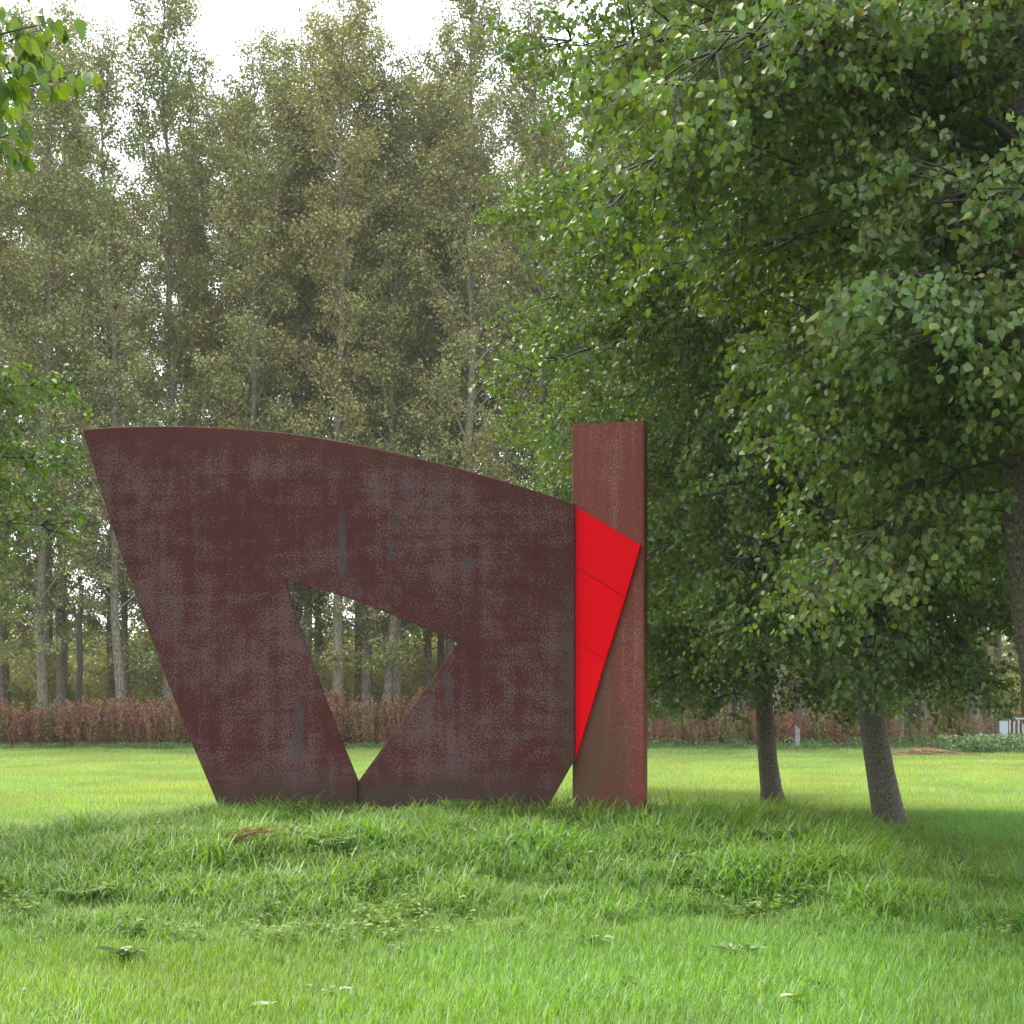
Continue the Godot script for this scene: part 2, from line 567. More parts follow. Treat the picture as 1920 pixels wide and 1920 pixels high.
func smooth_line(pts: Array, steps := 6) -> Array:
	var c := Curve2D.new()
	for i in pts.size():
		var t := Vector2.ZERO
		var p: Vector2 = pts[i]
		if i > 0 and i < pts.size() - 1:
			t = (pts[i + 1] - pts[i - 1]).normalized()
			c.add_point(p, -t * (p - pts[i - 1]).length() * 0.33, t * (pts[i + 1] - p).length() * 0.33)
		else:
			c.add_point(p)
	var out := []
	for i in pts.size() - 1:
		for k in steps:
			out.append(c.sample(i, float(k) / steps))
	out.append(pts[-1])
	return out

func build_sculpture():
	var yaw := deg_to_rad(7.0)
	var d0 := 15.0
	var x0 := (1077.0 - 960.0) / F * d0
	var t := tan(yaw)
	var right := Vector3(cos(yaw), 0, sin(yaw)) # along the plate; its right end is nearer
	var foot := Vector3(x0, 0, -d0) - right * 5.3
	# pixels of the outline to metres on the plate
	var on := func(px: float, py: float) -> Vector2:
		var u := (px - 960.0) / F
		var d := (d0 + x0 * t) / (1.0 + u * t)
		var p := Vector3(u * d, EYE - (py - HORIZON) / F * d, -d)
		return Vector2((p - foot).dot(right), p.y)
	var root := thing("steel_sculpture", "rusted steel sculpture on the mound: pierced curved plate, pillar and three red panels", "sculpture", Vector3(0, 0, 0))
	var v := func(a: Array) -> Array:
		var o := []
		for q in a: o.append(on.call(q[0], q[1]))
		return o
	var top: Array = smooth_line(v.call([[155, 805], [230, 800.5], [320, 799], [430, 803], [545, 813], [637, 828], [735, 848], [830, 870.5], [920, 895], [1000, 919], [1077, 945]]))
	var left: Array = smooth_line(v.call([[155, 805], [202, 962], [243, 1085], [287, 1207], [345, 1358], [415, 1525], [424, 1546]]))
	var hole_l: Array = smooth_line(v.call([[534, 1087], [565, 1190], [599, 1283], [632, 1370], [671, 1466]]))
	var hole_t: Array = smooth_line(v.call([[534, 1087], [600, 1105], [655, 1122], [740, 1155], [800, 1179], [859, 1206]]))
	var apex: Vector2 = hole_l[-1]
	var low := 0.18
	var poly := PackedVector2Array()
	# counter-clockwise: down the left edge, along the foot to the seam, up the seam, round the opening, down the seam, on to the right
	for p in left: poly.append(p)
	poly.append(Vector2((left[-1] as Vector2).x + 0.06, low))
	poly.append(Vector2(apex.x - 0.0025, low))
	var hl := hole_l.duplicate()
	hl.reverse()
	hl[0] = apex + Vector2(-0.0025, 0.004)
	for p in hl: poly.append(p)
	for i in range(1, hole_t.size()): poly.append(hole_t[i])
	poly.append(apex + Vector2(0.0025, 0.004))
	poly.append(Vector2(apex.x + 0.0025, low))
	var br: Vector2 = on.call(1008, 1546)
	poly.append(Vector2(br.x - 0.06, low))
	poly.append(br)
	poly.append(on.call(1018, 1527))
	poly.append(on.call(1077, 1425))
	var tp := top.duplicate()
	tp.reverse()
	for i in tp.size() - 1: poly.append(tp[i])
	var tex_w := 5.4
	var tex_h := 4.8
	var runs := [] # blue-grey runs and spots on the plate: column, row, half width, half height
	for q in [[640, 990, 0.04, 0.2], [643, 1050, 0.04, 0.22], [756, 923, 0.06, 0.05], [748, 956, 0.035, 0.12], [742, 987, 0.05, 0.07], [733, 1020, 0.04, 0.05], [730, 1048, 0.045, 0.05], [731, 1080, 0.035, 0.05], [720, 1106, 0.055, 0.06], [725, 1136, 0.05, 0.05], [673, 1111, 0.04, 0.06], [877, 1055, 0.07, 0.06], [480, 1062, 0.05, 0.05], [838, 1290, 0.05, 0.25], [560, 1400, 0.06, 0.4]]:
		var c: Vector2 = on.call(q[0], q[1])
		runs.append([c.x, tex_h - c.y, q[2], q[3]])
	M.plate.albedo_texture = rust_image(tex_w, tex_h, 250.0, 301, false, runs, apex.x)
	var pl := part("rust_plate", plate_mesh(poly, 0.06, 0.005, tex_w, tex_h), M.plate, root)
	pl.transform = Transform3D(Basis(right, Vector3.UP, right.cross(Vector3.UP)), foot)
	# pillar: a tall bent plate behind, turned a little more
	var pa := spot(1073, 796, 15.12)
	var pb := spot(1209, 788, 14.9)
	var pr := Vector3(pb.x - pa.x, 0, pb.z - pa.z)
	var pw := pr.length()
	pr = pr.normalized()
	var pn := pr.cross(Vector3.UP)
	var prof := []
	for q in [[0.012, -0.012, 0.012, 180.0, 90.0], [pw - 0.03, -0.03, 0.03, 90.0, 0.0], [pw - 0.03, -0.13, 0.03, 0.0, -90.0], [0.012, -0.148, 0.012, -90.0, -180.0]]:
		for k in 6:
			var a := deg_to_rad(lerpf(q[3], q[4], k / 5.0))
			prof.append([Vector2(q[0] + cos(a) * q[2], q[1] + sin(a) * q[2]), Vector2(cos(a), sin(a))])
	var bm := MB.new()
	var y_lo := 0.15
	var rows := [] # y at the left, y at the right
	var tl := pa.y
	var trr := pb.y
	var ring := []
	var th := 4.6
	var run := 0.0
	for lev in [[y_lo, y_lo, 0.0], [tl - 0.006, trr - 0.006, 0.0], [tl, trr, 0.006]]:
		var cur := []
		for i in prof.size() + 1:
			var q: Vector2 = prof[i % prof.size()][0]
			var nv: Vector2 = prof[i % prof.size()][1]
			var qq: Vector2 = q - nv * lev[2]
			var y: float = lerpf(lev[0], lev[1], q.x / pw)
			cur.append(bm.vert(Vector3(qq.x, y, qq.y), Vector3(nv.x, 0, nv.y), Vector2(clampf(q.x / 0.8, 0.0, 1.0), 1.0 - (y - y_lo) / th)))
		if ring.size():
			for i in prof.size():
				bm.tri(ring[i], ring[i + 1], cur[i + 1]); bm.tri(ring[i], cur[i + 1], cur[i])
		ring = cur
	var cap := []
	for i in prof.size():
		cap.append(bm.v[ring[i]])
	bm.face(cap)
	M.pillar.albedo_texture = rust_image(0.8, th, 300.0, 331, true)
	var pi := part("pillar", bm.commit(), M.pillar, root)
	pi.transform = Transform3D(Basis(pr, Vector3.UP, pn), Vector3(pa.x, 0, pa.z))
	tag(pi, "upright rusted pillar, lighter brown than the big plate", "")
	# the three red panels on the pillar
	var rf := Vector3(pa.x, 0, pa.z) + pn * 0.05
	var onr := func(px: float, py: float) -> Vector2:
		var u := (px - 960.0) / F
		# ray (u d, ., -d) meets the plane through rf along pr
		var dirv := Vector3(u, 0, -1.0)
		var d := rf.dot(pn) / dirv.dot(pn)
		return Vector2((Vector3(u * d, 0, -d) - rf).dot(pr), EYE - (py - HORIZON) / F * d)
	var reds := [[[1079, 950.5], [1079, 1062.6], [1172.8, 1119.2], [1201, 1022.5]], [[1079, 1064], [1079, 1200.8], [1135.3, 1237.2], [1172.4, 1120.6]], [[1079, 1202.2], [1079, 1423], [1135, 1238.6]]]
	for q in reds:
		var pp := PackedVector2Array()
		for c in q: pp.append(onr.call(c[0], c[1]))
		var me := plate_mesh(pp, 0.047, 0.003, 1.0, 5.0)
		var rp := part("red_panel", me, M.red, root)
		rp.transform = Transform3D(Basis(pr, Vector3.UP, pn), rf)

# ---------------------------------------------------------------- trees

var leaf_cols := {}
var sprays := {} # kind -> list of {mesh, leaves}

func basis_to(dir: Vector3, face: Vector3) -> Basis: # +Y along dir, +Z as near to face as it goes
	var y := dir.normalized()
	var x := y.cross(face)
	if x.length() < 0.01: x = y.cross(Vector3(0.3, 0.5, 0.8))
	x = x.normalized()
	return Basis(x, y, x.cross(y))

# sprays run along +X and hang a little; only turned about Y later on, so that their leaves keep hanging
func make_sprays():
	var r := rg(501)
	var greens := [Color(0.08, 0.126, 0.046), Color(0.096, 0.147, 0.05), Color(0.12, 0.172, 0.05), Color(0.086, 0.132, 0.06)]
	sprays.alder = []
	for k in 5:
		var b := MB.new()
		var leaves := []
		var len_ := r.randf_range(0.26, 0.4)
		var nl := 25
		for i in nl:
			var t := (i + 0.6) / nl
			var o := Vector3(t * len_, -0.25 * t * t * len_ + r.randfn() * 0.035, r.randfn() * 0.07)
			var out := Vector3(0.35 + r.randfn() * 0.5, r.randf_range(-1.3, -0.1), r.randfn() * 0.6).normalized()
			var face := Vector3(r.randfn() * 0.8, 0.25 + r.randf() * 0.5, r.randfn() * 0.8).normalized()
			var s := r.randf_range(0.04, 0.073)
			var xf := Transform3D(basis_to(out, face) * Basis.from_scale(Vector3(s, s, s)), o + out * 0.015)
			var ci := r.randi() % 4
			leaves.append([xf, ci])
			b.col = greens[ci] * r.randf_range(0.85, 1.2)
			if r.randf() < 0.02: b.col = Color(0.17, 0.2, 0.035)
			b.leaf(xf, r.randf_range(0.34, 0.44), r.randf_range(0.02, 0.3), r.randf_range(-0.1, 0.4))
		b.col = Color(0.06, 0.055, 0.03)
		b.tube([Vector3.ZERO, Vector3(len_ * 0.5, -0.06 * len_, 0), Vector3(len_, -0.25 * len_, 0)], [0.004, 0.003, 0.0015], 3)
		sprays.alder.append({"mesh": b.commit(), "leaves": leaves})
	var single := []
	for k in 4:
		var b := MB.new()
		b.col = greens[k]
		b.leaf(Transform3D.IDENTITY, 0.38 + 0.03 * k, 0.06 + 0.04 * k, 0.05 + 0.05 * k)
		single.append(b.commit())
	sprays.single = single
	# fruit-tree leaves at the upper left: longer, hanging, fresh green
	var fl := []
	for k in 4:
		var b := MB.new()
		b.col = [Color(0.13, 0.21, 0.03), Color(0.1, 0.18, 0.03), Color(0.16, 0.235, 0.035), Color(0.08, 0.15, 0.03)][k]
		b.leaf(Transform3D.IDENTITY, 0.27 + 0.02 * k, 0.16, 0.1 + 0.05 * k)
		fl.append(b.commit())
	sprays.fruit = fl
	sprays.poplar = []
	for k in 5:
		var b := MB.new()
		for i in 46:
			var q := Vector3(r.randfn(), r.randfn(), r.randfn()) * 0.17
			q.x = q.x * 1.6 + 0.1
			var out := (Vector3(r.randfn(), r.randfn() - 0.5, r.randfn())).normalized()
			var s := r.randf_range(0.075, 0.135)
			var g := r.randf()
			b.col = Color(0.218, 0.226, 0.078).lerp(Color(0.28, 0.287, 0.128), g) * r.randf_range(0.8, 1.15)
			if r.randf() < 0.03: b.col = Color(0.36, 0.37, 0.24)
			b.flake(Transform3D(basis_to(out, Vector3(r.randfn(), r.randfn() + 0.4, r.randfn()).normalized()) * Basis.from_scale(Vector3(s, s, s)), q), 0.45, 0.12)
		b.col = Color(0.12, 0.1, 0.07)
		for i in 3:
			b.tube([Vector3(-0.2, 0, 0), Vector3(0.15, r.randf_range(-0.1, 0.15), r.randf_range(-0.15, 0.15)), Vector3(0.42, r.randf_range(-0.15, 0.25), r.randf_range(-0.3, 0.3))], [0.008, 0.006, 0.003], 3)
		sprays.poplar.append({"mesh": b.commit()})

var tree_at := Vector3.ZERO

func blocked(p: Vector3) -> bool: # nothing grows through or in front of the sculpture
	var q := tree_at + p
	return q.x > -4.5 and q.x < 1.72 and q.z > -16.4 and q.z < -8.0 and q.y < 4.75

# a limb that leaves the trunk at p in direction dir; its own tube and the sprays along it and its side branches
func limb(r: RandomNumberGenerator, p: Vector3, dir: Vector3, length: float, droop: float, wood: MB, out: Array, sub_len: float, per_step: int, r0: float, floor_y := 0.0):
	var steps := maxi(4, int(length / 0.34))
	var st := length / steps
	var pts := [p]
	var rad := [r0]
	var d := dir.normalized()
	for i in steps:
		var t := float(i) / steps
		d = (d + Vector3(r.randfn() * 0.13, r.randfn() * 0.09 - droop * st * (0.15 + t), r.randfn() * 0.13)).normalized()
		p = p + d * st
		if p.y < floor_y or blocked(p + d * 0.45):
			break
		pts.append(p)
		rad.append(r0 * (1.0 - 0.88 * (i + 1.0) / steps))
		if t > 0.12:
			for k in per_step:
				var sgn := 1.0 if (k + i) % 2 else -1.0
				var sd := (d.rotated(Vector3.UP, sgn * r.randf_range(0.5, 1.3)) + Vector3(0, r.randf_range(-0.55, 0.5), 0)).normalized()
				var sl := sub_len * r.randf_range(0.4, 1.1) * (1.0 - 0.45 * t)
				var sp := p
				var spts := [sp]
				var ns := maxi(2, int(sl / 0.17))
				for j in ns:
					sd = (sd + Vector3(r.randfn() * 0.18, r.randfn() * 0.12 - droop * 0.14, r.randfn() * 0.18)).normalized()
					if blocked(sp + sd * (sl / ns + 0.35)) or sp.y < floor_y + 0.32: break
					sp = sp + sd * (sl / ns)
					spts.append(sp)
					if j > 0 or r.randf() < 0.4:
						var yaw := atan2(-sd.z, sd.x) + r.randf_range(-0.9, 0.9)
						var tilt := clampf(sd.y * 0.6 + r.randfn() * 0.3, -0.9, 0.8)
						var s := r.randf_range(0.85, 1.2)
						out.append(Transform3D(Basis(Vector3.UP, yaw) * Basis(Vector3(0, 0, 1), tilt) * Basis(Vector3(1, 0, 0), r.randfn() * 0.35) * Basis.from_scale(Vector3(s, s, s)), sp))
				if spts.size() > 1: wood.tube(spts, _taper(spts.size(), 0.009 + 0.006 * sl, 0.003), 3)
	if pts.size() > 1: wood.tube(pts, rad, 6, 0.05, p.x)

func _taper(n: int, a: float, b: float) -> Array:
	var o := []
	for i in n: o.append(lerpf(a, b, float(i) / maxf(1.0, n - 1)))
	return o

func line_y(path: Array, y: float) -> Vector3:
	for i in path.size() - 1:
		if path[i + 1].y >= y:
			return path[i].lerp(path[i + 1], clampf((y - path[i].y) / (path[i + 1].y - path[i].y), 0, 1))
	return path[-1]

func in_view(p: Vector3) -> bool:
	var d := -p.z
	if d < 1: return false
	var px := 960 + p.x / d * F
	var py := HORIZON - (p.y - EYE) / d * F
	return px > -10 and px < 1930 and py > -10 and py < 1930

# put sprays in the tree: the nearest ones leaf by leaf, the others as a mass
func dress(root: Node3D, tr: Array, r: RandomNumberGenerator, warm: float, singles: int):
	var order := []
	if singles:
		for i in tr.size():
			var w: Vector3 = root.position + tr[i].origin
			if in_view(w): order.append([w.length(), i])
		order.sort_custom(func(a, b): return a[0] < b[0])
	var alone := {}
	for i in mini(singles / 25, order.size()): alone[order[i][1]] = true
	var xs := [[], [], [], [], []]
	var cs := [[], [], [], [], []]
	var crown: MultiMeshInstance3D
	var left := []
	for i in tr.size():
		var v := r.randi() % 5
		if alone.has(i):
			left.append([tr[i], v])
			continue
		xs[v].append(tr[i])
		var k := r.randf_range(0.8, 1.2)
		cs[v].append(Color(k * (1.0 + warm * r.randf()), k * (1.0 + 0.5 * warm * r.randf()), k))
	for v in 5:
		var o := many("foliage", sprays.alder[v].mesh, M.alder_leaf, xs[v], cs[v], root)
		if v == 0: crown = o
	for q in left:
		for l in sprays.alder[q[1]].leaves:
			var o := part("leaf", sprays.single[l[1]], M.alder_leaf, crown)
			o.transform = q[0] * l[0]

# spec: trunk path (relative), radii, height range of limbs, count, reach by height, droop
func alder(label: String, at_: Vector3, spec: Dictionary) -> Node3D:
	var r := rg(spec.seed)
	var root := thing("alder_tree", label, "tree", at_, "alder trees beside the sculpture")
	tree_at = at_
	var path: Array = spec.path
	var n := path.size()
	var tb := MB.new()
	var fine := []
	var rad := []
	var c := Curve3D.new()
	for i in n:
		var tn := Vector3.ZERO
		if i > 0 and i < n - 1: tn = (path[i + 1] - path[i - 1]) * 0.2
		c.add_point(path[i], -tn, tn)
	for i in 29:
		var t := i / 28.0
		var p := c.sample_baked(t * c.get_baked_length())
		fine.append(p)
		var flare := 1.0 + 0.55 * exp(-maxf(p.y, 0.0) / 0.25)
		rad.append(spec.radius * flare * lerpf(1.0, 0.12, pow(t, 0.85)))
	tb.tube(fine, rad, 18, 0.05, spec.seed)
	part("trunk", tb.commit(), M.bark, root)
	var out := []
	var lo: float = spec.low
	var hi: float = spec.high
	for k in spec.limbs:
		var t: float = (k + r.randf() * 0.8) / spec.limbs
		var h := lerpf(lo, hi, t)
		var az: float = k * 2.39996 + r.randf_range(-0.35, 0.35) + spec.turn
		var dirh := Vector3(cos(az), 0, sin(az))
		var reach: float = (spec.reach as Curve).sample(t) * r.randf_range(0.8, 1.15)
		if spec.has("favour"):
			reach *= 1.0 + (spec.favour as Vector3).dot(dirh)
		var elev := lerpf(0.12, 0.95, t * t) + r.randf_range(-0.15, 0.2)
		var droop := lerpf(spec.droop, 0.05, t)
		var w := MB.new()
		limb(r, line_y(fine, h), dirh + Vector3.UP * elev, maxf(0.5, reach), droop, w, out, spec.sub, spec.per, 0.008 + reach * 0.008, 1.25 - at_.y)
		if w.v.size(): part("branch", w.commit(), M.twig, root)
	for e in spec.get("extra", []): # limbs named one by one: start height, end point (relative)
		var s0 := line_y(fine, e[0])
		var w := MB.new()
		var v: Vector3 = e[1] - s0
		limb(r, s0, v + Vector3.UP * v.length() * 0.2, v.length() * 1.05, 0.28, w, out, e[2], spec.per, 0.05, 1.25 - at_.y)
		if w.v.size(): part("branch", w.commit(), M.twig, root)
	dress(root, out, r, spec.warm, spec.get("singles", 0))
	return root

func curve(vals: Array) -> Curve:
	var c := Curve.new()
	c.max_value = 8.0
	for i in vals.size():
		c.add_point(Vector2(float(i) / (vals.size() - 1), vals[i]))
	return c

func build_alders():
	var g := func(x: float, z: float) -> Vector3: return Vector3(x, height(x, z) - 0.05, z)
	# behind the pillar, farthest of the row
	var p0: Vector3 = g.call((1150.0 - 960) / F * 27.0, -27.0)
	alder("farthest alder of the right-hand row, its crown rising behind the rusted pillar", p0, {"seed": 601, "path": [Vector3(0, 0, 0), Vector3(-0.1, 2.5, 0), Vector3(0, 5, 0), Vector3(0.1, 7.6, 0)], "radius": 0.15, "low": 1.7, "high": 6.6, "limbs": 36, "turn": 0.4, "reach": curve([1.7, 1.9, 1.9, 1.4, 0.7]), "droop": 0.35, "sub": 0.95, "per": 5, "warm": 0.35})
	var p1: Vector3 = g.call(3.95, -22.0)
	alder("slender alder with its bare trunk standing in the meadow just right of the pillar", p1, {"seed": 611, "path": [Vector3(0, 0, 0), Vector3(-0.12, 1.0, 0), Vector3(-0.2, 2.4, 0), Vector3(-0.3, 5, 0), Vector3(-0.2, 8, 0), Vector3(-0.2, 12, 0)], "radius": 0.155, "low": 2.3, "high": 11.6, "limbs": 95, "turn": 1.0, "reach": curve([2.2, 2.5, 2.8, 3.4, 1.9, 1.0]), "droop": 0.32, "sub": 1.1, "per": 6, "warm": 0.3, "favour": Vector3(-0.1, 0, 0.1), "extra": [[2.9, spot(1330, 1290, 19.8) - p1, 0.8], [3.0, spot(1260, 1220, 20.3) - p1, 0.9], [2.8, spot(1480, 1180, 20.2) - p1, 0.7], [2.7, spot(1390, 1300, 20.0) - p1, 0.8], [3.2, spot(1235, 1250, 21.0) - p1, 0.8]]})
	var p2: Vector3 = g.call(4.45, -17.0)
	alder("leaning alder with the thicker dark trunk, second from the right edge", p2, {"seed": 621, "path": [Vector3(0, 0, 0), Vector3(-0.1, 0.5, 0), Vector3(-0.28, 1.6, 0), Vector3(-0.42, 3.2, 0), Vector3(-0.5, 5.5, 0), Vector3(-0.4, 8, 0), Vector3(-0.3, 12, 0)], "radius": 0.175, "low": 2.5, "high": 11.6, "limbs": 100, "turn": 2.0, "reach": curve([2.5, 3.1, 3.4, 3.4, 3.4, 1.5]), "droop": 0.36, "sub": 1.1, "per": 6, "warm": 0.2, "favour": Vector3(-0.05, 0, 0.2), "singles": 299, "extra": [[3.2, spot(1740, 1280, 15.2) - p2, 0.8], [3.4, spot(1790, 1190, 15.6) - p2, 0.9], [3.0, spot(1650, 1255, 15.3) - p2, 0.8], [3.3, spot(1560, 1190, 15.4) - p2, 0.8], [3.6, spot(1840, 1120, 16.0) - p2, 0.9], [3.2, spot(1640, 1180, 15.0) - p2, 0.9]]})
	var p3: Vector3 = g.call(4.4, -11.6)
	alder("nearest alder, its thick rough trunk cut by the right edge of the photo", p3, {"seed": 631, "path": [Vector3(0, 0, 0), Vector3(-0.08, 0.8, 0), Vector3(-0.22, 1.8, 0), Vector3(-0.36, 2.8, 0), Vector3(-0.42, 4.2, 0.05), Vector3(-0.4, 6, 0.1), Vector3(-0.3, 9.5, 0.1)], "radius": 0.17, "low": 3.0, "high": 9.2, "limbs": 84, "turn": 0.1, "reach": curve([1.7, 2.4, 3.0, 2.9, 1.6]), "droop": 0.36, "sub": 1.05, "per": 6, "warm": 0.45, "favour": Vector3(-0.05, 0, 0.3), "singles": 299})
	var p4: Vector3 = g.call(-8.38, -15.0)
	alder("alder at the left edge of the photo, only dark leafy branch ends showing", p4, {"seed": 641, "path": [Vector3(0, 0, 0), Vector3(0.1, 2.5, 0), Vector3(0.1, 5, 0), Vector3(0, 8, 0)], "radius": 0.17, "low": 3.4, "high": 7.3, "limbs": 96, "turn": 0.0, "reach": curve([3.0, 3.2, 2.3, 1.9, 2.6, 1.6]), "droop": 0.16, "sub": 0.75, "per": 5, "warm": 0.2, "singles": 299})

# the fruit tree whose branch ends hang into the upper left corner; its trunk stands outside the frame
func build_overhang():
	var r := rg(701)
	var base := Vector3(-4.6, height(-4.6, -7.2) - 0.05, -7.2)
	var root := thing("fruit_tree", "fruit tree hanging long fresh green leaves into the upper left corner", "tree", base)
	var tb := MB.new()
	tb.tube([Vector3(0, 0, 0), Vector3(0.05, 1, 0), Vector3(0, 2.2, 0), Vector3(0.2, 3.4, 0), Vector3(0.3, 4.8, 0)], [0.14, 0.11, 0.1, 0.08, 0.04], 12, 0.05, 3.0)
	part("trunk", tb.commit(), M.bark, root)
	var leaves := []
	var ends := [[3.6, spot(175, 135, 7.2), 26], [3.9, spot(110, 40, 7.0), 30], [3.4, spot(55, 60, 7.3), 34], [3.3, spot(45, 245, 7.1), 20], [3.0, spot(20, 170, 7.4), 30], [4.2, spot(60, -60, 7.0), 30], [3.5, spot(-120, 60, 7.0), 40], [3.1, spot(-160, 260, 7.3), 40], [3.7, spot(85, 95, 7.4), 40], [3.8, spot(30, 25, 7.2), 40], [3.6, spot(40, 130, 6.9), 40], [3.3, spot(30, 280, 7.2), 26]]
	for e in ends:
		var s0 := Vector3(0.15, e[0], 0)
		var e1: Vector3 = e[1] - base
		var mid: Vector3 = s0.lerp(e1, 0.55) + Vector3(0, 0.28, r.randf_range(-0.15, 0.15))
		var pts := []
		for i in 13:
			var t := i / 12.0
			pts.append(s0.lerp(mid, t).lerp(mid.lerp(e1, t), t))
		var b := MB.new()
		b.tube(pts, _taper(13, 0.022, 0.0022), 6)
		for k in int(e[2] * 1.5):
			var t := 1.0 - 0.4 * pow(r.randf(), 1.4)
			var f := t * 12.0
			var i0 := mini(int(f), 11)
			var p: Vector3 = pts[i0].lerp(pts[i0 + 1], f - i0)
			var side := Vector3(r.randf_range(-0.3, 0.6), r.randf_range(-0.25, 0.25), r.randf_range(-1, 1)).normalized()
			var q := p + side * r.randf_range(0.03, 0.1)
			b.tube([p, q], [0.0022, 0.0016], 3)
			var dr := Vector3(side.x * 0.5, -0.8, side.z * 0.4) + Vector3(r.randfn(), r.randfn(), r.randfn()) * 0.22
			var s := r.randf_range(0.07, 0.098)
			leaves.append(Transform3D(basis_to(dr, Vector3(r.randfn() * 0.6, 0.3, 1.0 if r.randf() < 0.75 else -0.6)) * Basis.from_scale(Vector3(s, s, s)), q))
		part("branch", b.commit(), M.twig, root)
	for l in leaves:
		var o := part("leaf", sprays.fruit[r.randi() % 4], M.fruit_leaf, root)
		o.transform = l

func poplar_parts(root: Node3D, s: int, tall: float, radius: float, crown_low: float, wide: float, dense: float, bark: Material):
	var r := rg(s)
	var tb := MB.new()
	var path := []
	var rad := []
	var px := 0.0
	var pz := 0.0
	for i in 17:
		var t := i / 16.0
		path.append(Vector3(px, t * tall * 0.97, pz))
		rad.append(radius * (1.0 + 0.3 * exp(-t * tall / 0.5)) * lerpf(1.0, 0.08, pow(t, 0.9)))
		px += r.randfn() * 0.09
		pz += r.randfn() * 0.09
	tb.tube(path, rad, 10, 0.04, s)
	part("trunk", tb.commit(), bark, root)
	var w := MB.new()
	var out := []
	var nb := int(58 * dense)
	for k in nb:
		var t := (k + r.randf()) / nb
		var h := lerpf(crown_low, tall * 0.92, t)
		var az := k * 2.39996 + r.randf_range(-0.4, 0.4)
		var len_ := wide * (sin(PI * clampf(0.22 + t * 0.6, 0, 1)) * 0.7 + 0.3) * r.randf_range(0.65, 1.2)
		var d := (Vector3(cos(az), 0, sin(az)) + Vector3.UP * (0.7 + 0.8 * t + r.randf_range(-0.3, 0.4))).normalized()
		var p := line_y(path, h)
		var pts := [p]
		var ns := maxi(3, int(len_ / 0.42))
		for i in ns:
			d = (d + Vector3(r.randfn() * 0.1, 0.05 + r.randfn() * 0.07, r.randfn() * 0.1)).normalized()
			p = p + d * (len_ / ns)
			pts.append(p)
			if i > (1 if t < 0.65 else 0):
				for q in (6 if i == ns - 1 else 2 + r.randi() % 2):
					var o := p + Vector3(r.randfn(), r.randfn() * 0.8, r.randfn()) * 0.3
					var yaw := r.randf() * TAU
					var sc := r.randf_range(0.8, 1.25)
					out.append(Transform3D(Basis(Vector3.UP, yaw) * Basis(Vector3(0, 0, 1), r.randf_range(-0.4, 0.9)) * Basis.from_scale(Vector3(sc, sc, sc)), o))
		w.tube(pts, _taper(pts.size(), 0.016 + 0.011 * len_, 0.006), 4)
	# bare and leafy shoots on the lower trunk
	for k in 9:
		var h := r.randf_range(2.5, crown_low + 3.0)
		var az := r.randf() * TAU
		var p := line_y(path, h)
		var d := Vector3(cos(az), r.randf_range(0.0, 0.7), sin(az)).normalized()
		var l := r.randf_range(0.8, 2.2)
		w.tube([p, p + d * l * 0.5 + Vector3(0, 0.05, 0), p + d * l + Vector3(0, -0.15, 0)], [0.025, 0.016, 0.006], 4)
		for q in 3:
			out.append(Transform3D(Basis(Vector3.UP, r.randf() * TAU), p + d * l * r.randf_range(0.5, 1.05)))
	var bo := part("branches", w.commit(), M.pale_twig, root)
	bo.set_meta("kind", "stuff")
	var xs := [[], [], [], [], []]
	var cs := [[], [], [], [], []]
	for q in out:
		var v := r.randi() % 5
		xs[v].append(q)
		var k := r.randf_range(0.8, 1.2)
		cs[v].append(Color(k * r.randf_range(0.9, 1.15), k, k))
	for v in 5:
		many("foliage", sprays.poplar[v].mesh, M.poplar_leaf, xs[v], cs[v], root)

